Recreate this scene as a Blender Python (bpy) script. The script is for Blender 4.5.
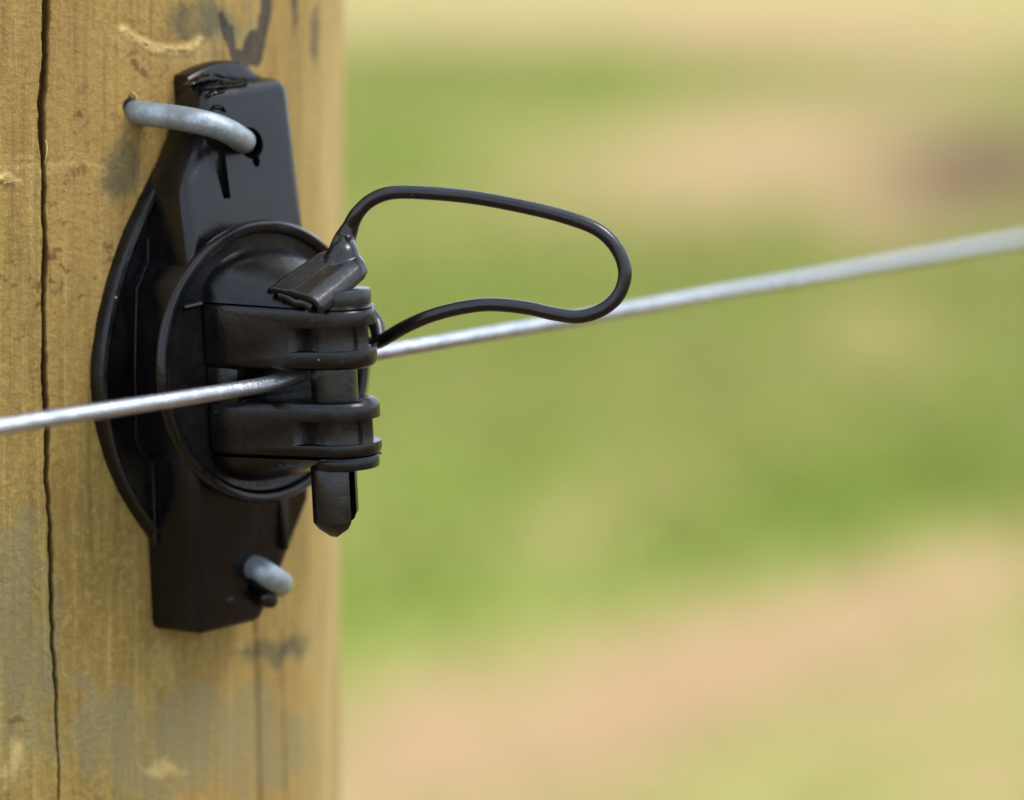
import bpy, bmesh, math, random
import numpy as np
from mathutils import Vector, Matrix

random.seed(7)
rng = np.random.default_rng(7)
S = bpy.context.scene
for o in list(bpy.data.objects):
    bpy.data.objects.remove(o)

# ------------------------------------------------------------------ camera, sky, sun, exposure
R = math.radians
PITCH = 10.5
CAM_H = 1.0
FOCAL = 100.0
FPX = 1024 * FOCAL / 36.0
camd = bpy.data.cameras.new('camera')
cam = bpy.data.objects.new('camera', camd)
S.collection.objects.link(cam)
camd.lens = FOCAL
camd.sensor_width = 36.0
camd.clip_start = 0.01
camd.clip_end = 2000
CAMM = Matrix.Translation((0, 0, CAM_H)) @ Matrix.Rotation(R(90 - PITCH), 4, 'X')
cam.matrix_world = CAMM
camd.dof.use_dof = True
camd.dof.focus_distance = 0.398
camd.dof.aperture_fstop = 7.5
camd.dof.aperture_blades = 0
S.camera = cam

SUN_EL, SUN_AZ = 56.0, 108.0            # azimuth clockwise from +Y (the way the camera looks)
w = bpy.data.worlds.new('World')
S.world = w
w.use_nodes = True
nt = w.node_tree
sky = nt.nodes.new('ShaderNodeTexSky')
sky.sky_type = 'NISHITA'
sky.sun_disc = False
sky.sun_elevation = R(SUN_EL)
sky.sun_rotation = R(SUN_AZ)
sky.air_density = 1.0
sky.dust_density = 2.2
sky.ozone_density = 1.0
bg = nt.nodes['Background']
bg.inputs['Strength'].default_value = 0.13
# broken bright cloud over the whole sky
tc = nt.nodes.new('ShaderNodeTexCoord')
sep = nt.nodes.new('ShaderNodeSeparateXYZ')
nt.links.new(tc.outputs['Generated'], sep.inputs[0])
def wm(op, a, b):
    n = nt.nodes.new('ShaderNodeMath'); n.operation = op
    for i, v in ((0, a), (1, b)):
        if isinstance(v, (int, float)): n.inputs[i].default_value = v
        else: nt.links.new(v, n.inputs[i])
    return n.outputs[0]
zz = wm('ADD', wm('MAXIMUM', sep.outputs[2], 0.0), 0.18)
cmb = nt.nodes.new('ShaderNodeCombineXYZ')
nt.links.new(wm('DIVIDE', sep.outputs[0], zz), cmb.inputs[0])
nt.links.new(wm('DIVIDE', sep.outputs[1], zz), cmb.inputs[1])
cn = nt.nodes.new('ShaderNodeTexNoise')
cn.inputs['Scale'].default_value = 1.6
cn.inputs['Detail'].default_value = 7
cn.inputs['Roughness'].default_value = 0.6
nt.links.new(cmb.outputs[0], cn.inputs['Vector'])
cr_ = nt.nodes.new('ShaderNodeValToRGB')
cr_.color_ramp.elements[0].position = 0.31
cr_.color_ramp.elements[1].position = 0.57
nt.links.new(cn.outputs['Fac'], cr_.inputs['Fac'])
cmx = nt.nodes.new('ShaderNodeMix'); cmx.data_type = 'RGBA'
nt.links.new(cr_.outputs['Color'], cmx.inputs[0])
nt.links.new(sky.outputs[0], cmx.inputs[6])
cmx.inputs[7].default_value = (6.6, 7.4, 8.7, 1)
nt.links.new(cmx.outputs[2], bg.inputs['Color'])
sund = bpy.data.lights.new('sun', 'SUN')
sund.energy = 1.5
sund.angle = R(22)
sund.color = (1.0, 0.95, 0.88)
sun = bpy.data.objects.new('sun', sund)
S.collection.objects.link(sun)
sd = Vector((math.sin(R(SUN_AZ)) * math.cos(R(SUN_EL)), math.cos(R(SUN_AZ)) * math.cos(R(SUN_EL)), math.sin(R(SUN_EL))))
sun.rotation_euler = sd.to_track_quat('Z', 'Y').to_euler()
sun.location = (1, -1, 3)
S.view_settings.view_transform = 'Standard'
S.view_settings.look = 'None'
S.view_settings.gamma = 1.0
S.view_settings.exposure = 1.17
S.cycles.use_denoising = True
S.cycles.max_bounces = 6

# ------------------------------------------------------------------ frames (camera space in millimetres)
def nz(v):
    v = np.array(v, float)
    return v / np.linalg.norm(v)
_a = R(46.0)
N = nz([math.sin(_a), -0.06, math.cos(_a)])           # the way the insulator faces
_ux = -0.045
U = nz([_ux, 1.0, -(N[0] * _ux + N[1]) / N[2]])       # its up
W = np.cross(U, N)                                    # along the wire
def ray(px, py):
    return np.array([(px - 512) / FPX, (400 - py) / FPX, -1.0])
def cpt(px, py, depth):
    return ray(px, py) * depth
B = ray(270, 362) * 408.0 - 15 * N                    # middle of the insulator's foot, on the post
def L(wv, uv, nv):
    return B + wv * W + uv * U + nv * N
def proj(p):
    return np.array([512 + FPX * p[0] / -p[2], 400 - FPX * p[1] / -p[2]])
def on_n(px, py, nv):                                 # pixel -> (w,u) on the plane n = nv
    r = ray(px, py)
    t = np.dot(B + nv * N, N) / np.dot(r, N)
    q = r * t - B
    return float(np.dot(q, W)), float(np.dot(q, U))
def to_local(c):
    q = np.array(c) - B
    return np.array([np.dot(q, W), np.dot(q, U), np.dot(q, N)])
def mat_from(o, x, y, z):
    m = Matrix.Identity(4)
    for i, v in enumerate((x, y, z)):
        for k in range(3):
            m[k][i] = v[k]
    for k in range(3):
        m[k][3] = o[k] * 0.001
    return CAMM @ m
INS_M = mat_from(B, W, U, N)                          # local axes: x = w, y = u, z = n (metres)

# the post: a leaning round timber, 110 mm thick
PA = nz([0.010, 0.995, 0.085])
PN = nz(N - np.dot(N, PA) * PA)
PT = np.cross(PA, PN)                                 # tangent, to the right
PR = 55.0
def _sil(r):
    c = B - r * PN
    return max(proj(c + r * (math.cos(t) * PN + math.sin(t) * PT))[0] for t in np.linspace(0, 1.6, 400))
lo, hi = 20.0, 120.0
for _ in range(40):
    mid = (lo + hi) / 2
    if _sil(mid) > 341: hi = mid
    else: lo = mid
    # a bigger post through the same point reaches further right
PR = (lo + hi) / 2
PC = B - PR * PN
print('post radius mm', PR, 'W', W, 'U', U)
POST_M = mat_from(PC, PN, PT, PA)                     # local x = towards insulator, y = right, z = up the post
def post_sh(px, py):                                  # pixel -> (arc mm from insulator, height mm) on the post
    r = ray(px, py)
    d = r - np.dot(r, PA) * PA
    o = -PC + np.dot(PC, PA) * PA
    aa, bb, cc = d @ d, 2 * d @ o, o @ o - PR * PR
    disc = max(bb * bb - 4 * aa * cc, 0)
    t = (-bb - math.sqrt(disc)) / (2 * aa)
    q = r * t - PC
    return np.array([math.atan2(q @ PT, q @ PN) * PR, q @ PA])
def post_n(wv):                                       # height n of the post surface below the foot at w
    return math.sqrt(max(PR * PR - wv * wv, 1)) - PR

# ------------------------------------------------------------------ materials
def new_mat(name):
    m = bpy.data.materials.new(name)
    m.use_nodes = True
    t = m.node_tree
    return m, t, t.nodes['Principled BSDF']
def nd(t, kind, **kw):
    n = t.nodes.new(kind)
    for k, v in kw.items():
        if k in n.inputs:
            n.inputs[k].default_value = v
        else:
            setattr(n, k, v)
    return n
def noise(t, vec, scale, detail=4, rough=0.6, dist=0.0):
    n = nd(t, 'ShaderNodeTexNoise')
    n.inputs['Scale'].default_value = scale
    n.inputs['Detail'].default_value = detail
    n.inputs['Roughness'].default_value = rough
    n.inputs['Distortion'].default_value = dist
    t.links.new(vec, n.inputs['Vector'])
    return n.outputs['Fac']
def ramp(t, fac, stops):
    n = nd(t, 'ShaderNodeValToRGB')
    e = n.color_ramp.elements
    while len(e) < len(stops): e.new(0.5)
    for el, (p, c) in zip(e, stops):
        el.position = p
        el.color = (c, c, c, 1) if not isinstance(c, (tuple, list)) else (*c, 1)
    t.links.new(fac, n.inputs['Fac'])
    return n.outputs['Color']
def mixc(t, fac, a, b, mode='MIX'):
    n = nd(t, 'ShaderNodeMix', data_type='RGBA', blend_type=mode)
    for i, v in ((0, fac), (6, a), (7, b)):
        if isinstance(v, bpy.types.NodeSocket): t.links.new(v, n.inputs[i])
        elif isinstance(v, (int, float)): n.inputs[i].default_value = v if i == 0 else (v, v, v, 1)
        else: n.inputs[i].default_value = (*v, 1)
    return n.outputs[2]
def mth(t, op, a, b=None, clamp=False):
    n = nd(t, 'ShaderNodeMath', operation=op, use_clamp=clamp)
    for i, v in ((0, a), (1, b)):
        if v is None: continue
        if isinstance(v, bpy.types.NodeSocket): t.links.new(v, n.inputs[i])
        else: n.inputs[i].default_value = v
    return n.outputs[0]
def objvec(t, scale=(1, 1, 1)):
    tc = nd(t, 'ShaderNodeTexCoord')
    mp = nd(t, 'ShaderNodeMapping')
    mp.inputs['Scale'].default_value = scale
    t.links.new(tc.outputs['Object'], mp.inputs['Vector'])
    return mp.outputs[0]
def bump(t, bs, height, strength, dist, prev=None):
    b = nd(t, 'ShaderNodeBump')
    b.inputs['Strength'].default_value = strength
    b.inputs['Distance'].default_value = dist
    t.links.new(height, b.inputs['Height'])
    if prev is not None: t.links.new(prev, b.inputs['Normal'])
    return b.outputs[0]
def attr(t, name):
    a = nd(t, 'ShaderNodeAttribute')
    a.attribute_name = name
    return a.outputs['Fac']

def ragged(t, a, n, k, lo, hi):                        # uneven-edged mask for stains and painted shade
    v = mth(t, 'ADD', a, mth(t, 'MULTIPLY', mth(t, 'SUBTRACT', n, 0.5), k))
    m_ = nd(t, 'ShaderNodeMapRange', interpolation_type='SMOOTHSTEP')
    m_.inputs['From Min'].default_value = lo
    m_.inputs['From Max'].default_value = hi
    t.links.new(v, m_.inputs['Value'])
    return m_.outputs[0]
def plastic(name, base, rough, dust=0.5, spec=0.4):
    m, t, bs = new_mat(name)
    v = objvec(t)
    n1 = noise(t, v, 130, 5, 0.65)
    n2 = noise(t, v, 900, 4, 0.7)
    n3 = noise(t, objvec(t, (1, 0.25, 1)), 420, 3, 0.6, 0.4)
    rg = ramp(t, n1, [(0.3, rough - 0.07), (0.72, rough + 0.14)])
    sm = ramp(t, n3, [(0.55, 0.0), (0.75, 0.16)])
    t.links.new(mth(t, 'ADD', rg, sm, True), bs.inputs['Roughness'])
    vo = nd(t, 'ShaderNodeTexVoronoi')
    vo.inputs['Scale'].default_value = 420
    t.links.new(v, vo.inputs['Vector'])
    gate = ramp(t, noise(t, v, 160, 2), [(0.6, 0.0), (0.66, 1.0)])
    speck = mth(t, 'MULTIPLY', mth(t, 'LESS_THAN', vo.outputs['Distance'], 0.075), gate)
    film = ramp(t, n1, [(0.45, 0.0), (0.8, 0.16 * dust)])
    c = mixc(t, film, base, (0.10, 0.085, 0.065))
    c = mixc(t, mth(t, 'MULTIPLY', speck, 0.55), c, (0.42, 0.38, 0.30))
    t.links.new(c, bs.inputs['Base Color'])
    bs.inputs['IOR'].default_value = 1.5
    bs.inputs['Specular IOR Level'].default_value = spec
    hb = bump(t, bs, n2, 0.25, 0.00012)
    hb = bump(t, bs, n1, 0.25, 0.0005, hb)
    t.links.new(hb, bs.inputs['Normal'])
    return m
M_PLASTIC = plastic('black_moulded_plastic', (0.0022, 0.0022, 0.0024), 0.21, 0.10, 0.33)
M_PIN = plastic('black_flexible_plastic', (0.0030, 0.0030, 0.0034), 0.22, 0.10, 0.44)

def zinc(name, base, dark, rough, metal, pit):
    m, t, bs = new_mat(name)
    v = objvec(t)
    n1 = noise(t, v, 430, 6, 0.65)
    n2 = noise(t, v, 2200, 4, 0.75)
    c = mixc(t, ramp(t, n1, [(0.38, 0.0), (0.66, 1.0)]), dark, base)
    c = mixc(t, ramp(t, n2, [(0.58, 0.0), (0.70, 0.7)]), c, (min(1, base[0] * 1.25),) * 3)
    t.links.new(c, bs.inputs['Base Color'])
    bs.inputs['Metallic'].default_value = metal
    t.links.new(ramp(t, n1, [(0.3, rough + 0.12), (0.7, rough - 0.08)]), bs.inputs['Roughness'])
    hb = bump(t, bs, n2, 0.35, 0.0002)
    hb = bump(t, bs, n1, pit, 0.0006, hb)
    t.links.new(hb, bs.inputs['Normal'])
    return m
M_STAPLE = zinc('dull_galvanised_steel', (0.28, 0.325, 0.345), (0.18, 0.215, 0.235), 0.42, 0.55, 0.4)
M_WIRE = zinc('bright_galvanised_wire', (0.46, 0.48, 0.50), (0.27, 0.30, 0.33), 0.30, 0.9, 0.28)

def wood_mat():
    m, t, bs = new_mat('weathered_treated_pine')
    vg = objvec(t, (1, 1, 0.07))           # grain runs up the post
    vm = objvec(t, (1, 1, 0.35))
    v = objvec(t)
    g1 = noise(t, vg, 420, 6, 0.65, 0.3)
    g2 = noise(t, vg, 1500, 4, 0.7)
    b1 = noise(t, vm, 38, 6, 0.62, 0.6)
    b2 = noise(t, vm, 130, 5, 0.7, 0.8)
    f1 = noise(t, v, 900, 5, 0.75)
    base = mixc(t, ramp(t, b1, [(0.32, 0.0), (0.68, 1.0)]), (0.191, 0.128, 0.026), (0.279, 0.197, 0.044))
    base = mixc(t, ramp(t, g1, [(0.34, 0.55), (0.58, 0.0)]), base, (0.135, 0.089, 0.019))
    base = mixc(t, ramp(t, b2, [(0.56, 0.0), (0.75, 0.55)]), base, (0.326, 0.241, 0.064))
    base = mixc(t, ramp(t, f1, [(0.48, 0.0), (0.68, 0.6)]), base, (0.391, 0.305, 0.086))
    m1 = noise(t, objvec(t, (1, 1, 0.22)), 260, 7, 0.72, 0.4)
    m2 = noise(t, objvec(t, (1, 1, 0.45)), 800, 5, 0.75)
    w1 = noise(t, objvec(t, (1, 1, 0.5)), 60, 7, 0.7, 1.2)
    base = mixc(t, ramp(t, m1, [(0.34, 0.55), (0.5, 0.0)]), base, (0.148, 0.098, 0.022))
    base = mixc(t, ramp(t, m2, [(0.30, 0.7), (0.47, 0.0)]), base, (0.112, 0.071, 0.018))
    warm = noise(t, objvec(t, (1, 1, 0.4)), 26, 5, 0.6, 0.5)
    base = mixc(t, ramp(t, warm, [(0.42, 0.0), (0.66, 0.6)]), base, (0.320, 0.191, 0.055))
    g3 = noise(t, objvec(t, (1, 1, 0.03)), 900, 4, 0.7)
    base = mixc(t, ramp(t, g3, [(0.30, 0.5), (0.47, 0.0)]), base, (0.107, 0.070, 0.022))
    base = mixc(t, ramp(t, g3, [(0.55, 0.0), (0.72, 0.45)]), base, (0.417, 0.330, 0.120))
    gm = ragged(t, attr(t, 'green'), noise(t, objvec(t, (1, 1, 0.6)), 75, 8, 0.72, 0.9), 1.9, 0.30, 0.62)
    gm = mth(t, 'MULTIPLY', gm, ramp(t, m1, [(0.35, 0.8), (0.65, 0.35)]), True)
    base = mixc(t, gm, base, (0.185, 0.165, 0.080))
    gy = ragged(t, attr(t, 'grey'), w1, 1.2, 0.15, 0.75)
    base = mixc(t, mth(t, 'MULTIPLY', gy, ramp(t, m1, [(0.35, 0.9), (0.65, 0.5)]), True), base, (0.080, 0.074, 0.038))
    rm = ragged(t, attr(t, 'rust'), noise(t, v, 480, 6, 0.75, 0.3), 3.2, 0.40, 0.85)
    base = mixc(t, mth(t, 'MULTIPLY', rm, 0.75), base, (0.112, 0.047, 0.011))
    sp = mth(t, 'MULTIPLY', attr(t, 'speckle'), ramp(t, noise(t, v, 420, 4, 0.7, 0.5), [(0.585, 0.0), (0.655, 0.75)]))
    base = mixc(t, sp, base, (0.112, 0.052, 0.014))
    dn = ragged(t, attr(t, 'dark'), noise(t, vm, 170, 6, 0.7, 0.8), 1.5, 0.30, 0.62)
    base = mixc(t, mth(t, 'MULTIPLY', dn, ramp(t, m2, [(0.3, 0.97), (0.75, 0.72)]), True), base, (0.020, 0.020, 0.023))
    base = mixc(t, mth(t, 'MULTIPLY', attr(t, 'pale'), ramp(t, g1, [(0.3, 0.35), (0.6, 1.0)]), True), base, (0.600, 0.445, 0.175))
    base = mixc(t, attr(t, 'crack'), base, (0.069, 0.039, 0.010))
    t.links.new(base, bs.inputs['Base Color'])
    bs.inputs['Roughness'].default_value = 0.78
    bs.inputs['Specular IOR Level'].default_value = 0.3
    hb = bump(t, bs, g2, 0.6, 0.0003)
    hb = bump(t, bs, g1, 0.7, 0.0006, hb)
    hb = bump(t, bs, f1, 0.9, 0.0005, hb)
    hb = bump(t, bs, m1, 0.6, 0.0008, hb)
    t.links.new(hb, bs.inputs['Normal'])
    return m
M_WOOD = wood_mat()

def ground_mat():
    m, t, bs = new_mat('pasture_soil_and_turf')
    v = objvec(t)
    n1 = noise(t, v, 2.2, 6, 0.65)
    n2 = noise(t, v, 14, 6, 0.7)
    n3 = noise(t, v, 90, 4, 0.7)
    turf = mixc(t, ramp(t, n2, [(0.35, 0.0), (0.65, 1.0)]), (0.255, 0.315, 0.055), (0.35, 0.315, 0.110))
    soil = mixc(t, ramp(t, n2, [(0.3, 0.0), (0.7, 1.0)]), (0.365, 0.225, 0.110), (0.49, 0.320, 0.168))
    f = mth(t, 'ADD', attr(t, 'bare'), mth(t, 'MULTIPLY', mth(t, 'SUBTRACT', n1, 0.46), 1.0), True)
    c = mixc(t, f, turf, soil)
    c = mixc(t, attr(t, 'lush'), c, (0.19, 0.32, 0.024))
    c = mixc(t, attr(t, 'mud'), c, (0.125, 0.068, 0.036))
    t.links.new(c, bs.inputs['Base Color'])
    bs.inputs['Roughness'].default_value = 0.95
    bs.inputs['Specular IOR Level'].default_value = 0.1
    hb = bump(t, bs, n3, 0.8, 0.01)
    t.links.new(bump(t, bs, n2, 0.8, 0.04, hb), bs.inputs['Normal'])
    return m
M_GROUND = ground_mat()

def grass_mat():
    m, t, bs = new_mat('grass_blades')
    a = nd(t, 'ShaderNodeAttribute')
    a.attribute_name = 'tint'
    t.links.new(a.outputs['Color'], bs.inputs['Base Color'])
    bs.inputs['Roughness'].default_value = 0.6
    return m
M_GRASS = grass_mat()

# ------------------------------------------------------------------ object helpers
def link(name, me, mat, parent=None, mw=None):
    o = bpy.data.objects.new(name, me)
    S.collection.objects.link(o)
    if mat is not None:
        me.materials.clear()
        me.materials.append(mat)
    if parent is not None: o.parent = parent
    if mw is not None: o.matrix_world = mw
    return o
def tag(o, label=None, cat=None, group=None, kind=None):
    if label: o['label'] = label
    if cat: o['category'] = cat
    if group: o['group'] = group
    if kind: o['kind'] = kind
    return o
def empty(name, mw):
    o = bpy.data.objects.new(name, None)
    S.collection.objects.link(o)
    o.empty_display_size = 0.01
    o.matrix_world = mw
    return o
def bm_mesh(name, bm, scale=0.001, smooth=38):
    bmesh.ops.scale(bm, vec=(scale,) * 3, verts=bm.verts)
    bmesh.ops.recalc_face_normals(bm, faces=bm.faces)
    me = bpy.data.meshes.new(name)
    bm.to_mesh(me)
    bm.free()
    me.polygons.foreach_set('use_smooth', [True] * len(me.polygons))
    me.set_sharp_from_angle(angle=R(smooth))
    return me
def bake(o):                                          # apply the modifiers
    dg = bpy.context.evaluated_depsgraph_get()
    me = bpy.data.meshes.new_from_object(o.evaluated_get(dg))
    old = o.data
    o.modifiers.clear()
    o.data = me
    bpy.data.meshes.remove(old)
def part(name, bm, mat, parent, bevel=0.0, seg=3, cut=None, smooth=38, label=None, angle=28, late=0.0):
    me = bm_mesh(name, bm, smooth=180 if bevel else smooth)
    o = link(name, me, mat, parent)
    if bevel:
        b = o.modifiers.new('bevel', 'BEVEL')
        b.width = bevel * 0.001
        b.segments = seg
        b.limit_method = 'ANGLE'
        b.angle_limit = R(angle)
        b.harden_normals = False
        b.miter_outer = 'MITER_ARC'
    if cut is not None:
        cm = bm_mesh('cut', cut)
        c = link('cut', cm, None, parent)
        md = o.modifiers.new('holes', 'BOOLEAN')
        md.operation = 'DIFFERENCE'
        md.solver = 'EXACT'
        md.use_self = True
        md.object = c
        if late:                                       # soften the cut edges too
            b2 = o.modifiers.new('edge', 'BEVEL')
            b2.width = late * .001
            b2.segments = 3
            b2.limit_method = 'ANGLE'
            b2.angle_limit = R(50)
            b2.use_clamp_overlap = True
    bpy.context.view_layer.update()
    if bevel or cut is not None:
        bake(o)
        o.data.polygons.foreach_set('use_smooth', [True] * len(o.data.polygons))
        o.data.set_sharp_from_angle(angle=R(34))
        o.data.materials.clear()
        o.data.materials.append(mat)
    if cut is not None:
        bpy.data.objects.remove(c)
    if label: o['label'] = label
    return o
def loft(bm, rings, cap0=True, cap1=True, closed=True):
    vs = [[bm.verts.new(p) for p in r] for r in rings]
    n = len(vs[0])
    for a, b in zip(vs, vs[1:]):
        for i in range(n if closed else n - 1):
            j = (i + 1) % n
            bm.faces.new((a[i], a[j], b[j], b[i]))
    if cap0: bm.faces.new(vs[0][::-1])
    if cap1: bm.faces.new(vs[-1])
    return vs
def prism(bm, poly, u0, u1, inset_top=0):             # poly in (w,n), extruded along u
    loft(bm, [[(a, u0, b) for a, b in poly], [(a, u1, b) for a, b in poly]])
def smooth_path(pts, n=12):                           # Catmull-Rom
    p = [np.array(q, float) for q in pts]
    p = [2 * p[0] - p[1]] + p + [2 * p[-1] - p[-2]]
    out = []
    for i in range(1, len(p) - 2):
        for k in range(n):
            s = k / n
            out.append(0.5 * ((2 * p[i]) + (p[i + 1] - p[i - 1]) * s + (2 * p[i - 1] - 5 * p[i] + 4 * p[i + 1] - p[i + 2]) * s * s
                              + (3 * p[i] - p[i - 1] - 3 * p[i + 1] + p[i + 2]) * s ** 3))
    out.append(p[-2])
    return out
def tube(bm, pts, rad, seg=20, squash=None):
    pts = [np.array(p, float) for p in pts]
    n = len(pts)
    rads = rad if hasattr(rad, '__len__') else [rad] * n
    tang = [nz(pts[min(i + 1, n - 1)] - pts[max(i - 1, 0)]) for i in range(n)]
    ref = np.array([0, 1.0, 0]) if abs(tang[0][1]) < 0.9 else np.array([1.0, 0, 0])
    x = nz(ref - ref @ tang[0] * tang[0])
    rings = []
    for p, tg, r in zip(pts, tang, rads):
        x = nz(x - x @ tg * tg)
        y = np.cross(tg, x)
        rx, ry = (r if hasattr(r, '__len__') else (r, r))
        rings.append([tuple(p + rx * math.cos(a) * x + ry * math.sin(a) * y) for a in np.linspace(0, 2 * math.pi, seg, endpoint=False)])
    loft(bm, rings)
def ring_cyl(bm, wc, nc, r, u0, u1, seg=40, chamfer=0.0):
    a = np.linspace(0, 2 * math.pi, seg, endpoint=False)
    prof = [(r, u0), (r, u1)] if not chamfer else [(r - chamfer, u0), (r - chamfer * .3, u0 + chamfer * .3), (r, u0 + chamfer), (r, u1 - chamfer), (r - chamfer * .3, u1 - chamfer * .3), (r - chamfer, u1)]
    loft(bm, [[(wc + rr * math.cos(t), uu, nc + rr * math.sin(t)) for t in a] for rr, uu in prof])

# ------------------------------------------------------------------ ground
def ground_hit(px, py, z=0.0):
    r = CAMM.to_3x3() @ Vector(ray(px, py))
    k = (z - CAM_H) / r.z
    return np.array([r.x * k, r.y * k])
def patch(cx, cy, ax, ay, bx, by):                    # an elliptical patch on the ground: middle and two axis ends
    c = ground_hit(cx, cy)
    a1, a2 = ground_hit(ax, ay) - c, ground_hit(bx, by) - c
    return c, np.linalg.inv(np.array([a1, a2]).T)
def mask(xy, plist):
    out = np.zeros(len(xy))
    for (p, amt) in plist:
        c, inv = patch(*p)
        q = (xy - c) @ inv.T
        out = np.maximum(out, amt * np.exp(-(q ** 2).sum(1) ** 1.3))
    return out
BARE = [((960, 690, 1090, 640, 970, 740), .7), ((850, 40, 1250, 40, 850, 75), .8), ((450, 28, 640, 28, 450, 55), .6), ((650, -4, 1300, -4, 650, 8), .9), ((512, 4, 1200, 4, 512, 16), .85), ((900, 740, 1060, 690, 910, 790), .6), ((700, 15, 1000, 15, 700, 45), .9), ((900, 60, 1100, 60, 900, 130), .7), ((720, 190, 1000, 180, 720, 240), .8), ((380, 20, 460, 20, 380, 50), .4), ((620, 640, 800, 600, 630, 690), .6), ((420, 690, 520, 670, 425, 720), .5),
        ((700, 690, 1050, 560, 720, 770), 1.0), ((900, 610, 1080, 540, 920, 680), 0.95), ((430, 740, 560, 720, 440, 830), 0.95),
        ((1010, 800, 1090, 770, 1020, 840), 1.0), ((560, 780, 700, 760, 570, 850), .8), ((350, 760, 420, 740, 350, 850), .7),
        ((760, 140, 980, 130, 760, 205), 0.85), ((880, 215, 1010, 225, 880, 255), 0.75), ((560, 230, 680, 225, 560, 262), 0.55),
        ((600, 20, 900, 15, 600, 48), 0.7), ((480, 10, 560, 10, 480, 35), 0.6), ((440, 225, 520, 220, 440, 250), .55),
        ((880, 330, 960, 320, 885, 370), 0.6), ((660, 470, 720, 450, 670, 530), 0.42), ((580, 530, 640, 510, 590, 580), 0.38),
        ((960, 60, 1060, 60, 960, 100), 0.6), ((640, 130, 700, 130, 640, 190), 0.6), ((470, 700, 620, 670, 480, 745), .55)]
MUD = [((990, 168, 1110, 160, 990, 220), 1.0), ((940, 110, 1060, 105, 940, 150), 0.35), ((800, 175, 900, 170, 800, 200), .15), ((860, 690, 930, 665, 870, 712), 0.22), ((690, 735, 760, 715, 695, 765), .18)]
LUSH = [((870, 490, 1040, 440, 885, 540), 0.75), ((690, 560, 860, 500, 700, 600), 0.6), ((400, 610, 520, 590, 405, 660), 0.6),
        ((600, 70, 660, 70, 600, 115), 0.55), ((400, 150, 470, 150, 400, 200), 0.5), ((470, 290, 600, 280, 475, 345), 0.5),
        ((480, 480, 600, 440, 490, 540), 0.4), ((780, 770, 860, 745, 785, 795), 0.15), ((430, 60, 500, 60, 430, 90), .35), ((1010, 480, 1060, 470, 1010, 520), .7)]
def axis_lines(segs):
    out = []
    for a, b, n in segs: out += list(np.linspace(a, b, n, endpoint=False))
    return np.array(out + [segs[-1][1]])
gx = axis_lines([(-600, -40, 14), (-40, -9, 30), (-9, 9, 180), (9, 40, 30), (40, 600, 14)])
gy = axis_lines([(-600, -20, 14), (-20, 1, 20), (1, 12, 150), (12, 45, 160), (45, 120, 20), (120, 900, 14)])
GX, GY = np.meshgrid(gx, gy)
gxy = np.stack([GX.ravel(), GY.ravel()], 1)
gz = 0.02 * np.sin(GX * 0.9 + 1) * np.sin(GY * 0.7) + 0.012 * np.sin(GX * 2.3) * np.cos(GY * 1.9 + .5)
gz = np.where((np.abs(GX) < 50) & (np.abs(GY) < 60), gz, 0).ravel()
nx_, ny_ = len(gx), len(gy)
ii, jj = np.meshgrid(np.arange(nx_ - 1), np.arange(ny_ - 1))
k0 = (jj * nx_ + ii).ravel()
gf = np.stack([k0, k0 + 1, k0 + 1 + nx_, k0 + nx_], 1)
me = bpy.data.meshes.new('ground')
me.from_pydata(np.column_stack([gxy, gz]).tolist(), [], gf.tolist())
for nm, pl in (('bare', BARE), ('mud', MUD), ('lush', LUSH)):
    at = me.attributes.new(nm, 'FLOAT', 'POINT')
    mv = mask(gxy, pl)
    if nm == 'bare':                                   # unseen bare soil near the fence, added to take green out of reflections
        mv = np.maximum(mv, .95 * np.exp(-(np.maximum(gxy[:, 1] - .6, 0) / 1.7) ** 4) * np.exp(-(np.minimum(gxy[:, 1] - .6, 0) / 14) ** 4))
    if nm == 'mud':  # unseen dark soil around the post, added to darken the plastic's reflections
        mv = np.maximum(mv, .8 * np.exp(-(np.maximum(gxy[:, 1] - .3, 0) / 1.5) ** 4) * np.exp(-(np.minimum(gxy[:, 1] - .3, 0) / 5) ** 4))
    at.data.foreach_set('value', mv.astype(np.float32))
me.polygons.foreach_set('use_smooth', [True] * len(me.polygons))
tag(link('ground', me, M_GROUND), 'pasture ground of patchy turf and dry bare soil', kind='structure')

# grass blades over the turf
nb = 260000
d = np.sqrt(rng.uniform(2.0 ** 2, 17.0 ** 2, nb))
x = np.where(np.arange(nb) % 2 == 0, rng.uniform(-0.42, 0.42, nb), rng.uniform(-1.5, 1.5, nb)) * d
pos = np.stack([x, d], 1)
keep = rng.uniform(0, 1, nb) > np.clip(mask(pos, BARE) * 1.15 + mask(pos, MUD), 0, 1) * (1 - 0.8 * mask(pos, LUSH))
pos = pos[keep]
nb = len(pos)
lush = mask(pos, LUSH)
h = rng.uniform(0.02, 0.05, nb) * (1 + 0.4 * lush)
ang = rng.uniform(0, 6.283, nb)
lean = rng.uniform(0.2, 1.1, nb) * h
la = rng.uniform(0, 6.283, nb)
wd = rng.uniform(0.0022, 0.0045, nb)
bx_, by_ = np.cos(ang) * wd, np.sin(ang) * wd
z0 = np.full(nb, -0.03)
V = np.zeros((nb, 4, 3))
V[:, 0] = np.column_stack([pos[:, 0] - bx_, pos[:, 1] - by_, z0])
V[:, 1] = np.column_stack([pos[:, 0] + bx_, pos[:, 1] + by_, z0])
V[:, 2] = np.column_stack([pos[:, 0] + bx_ * .7 + np.cos(la) * lean * .4, pos[:, 1] + by_ * .7 + np.sin(la) * lean * .4, h * .65])
V[:, 3] = np.column_stack([pos[:, 0] + np.cos(la) * lean, pos[:, 1] + np.sin(la) * lean, h])
b4 = np.arange(nb) * 4
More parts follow.
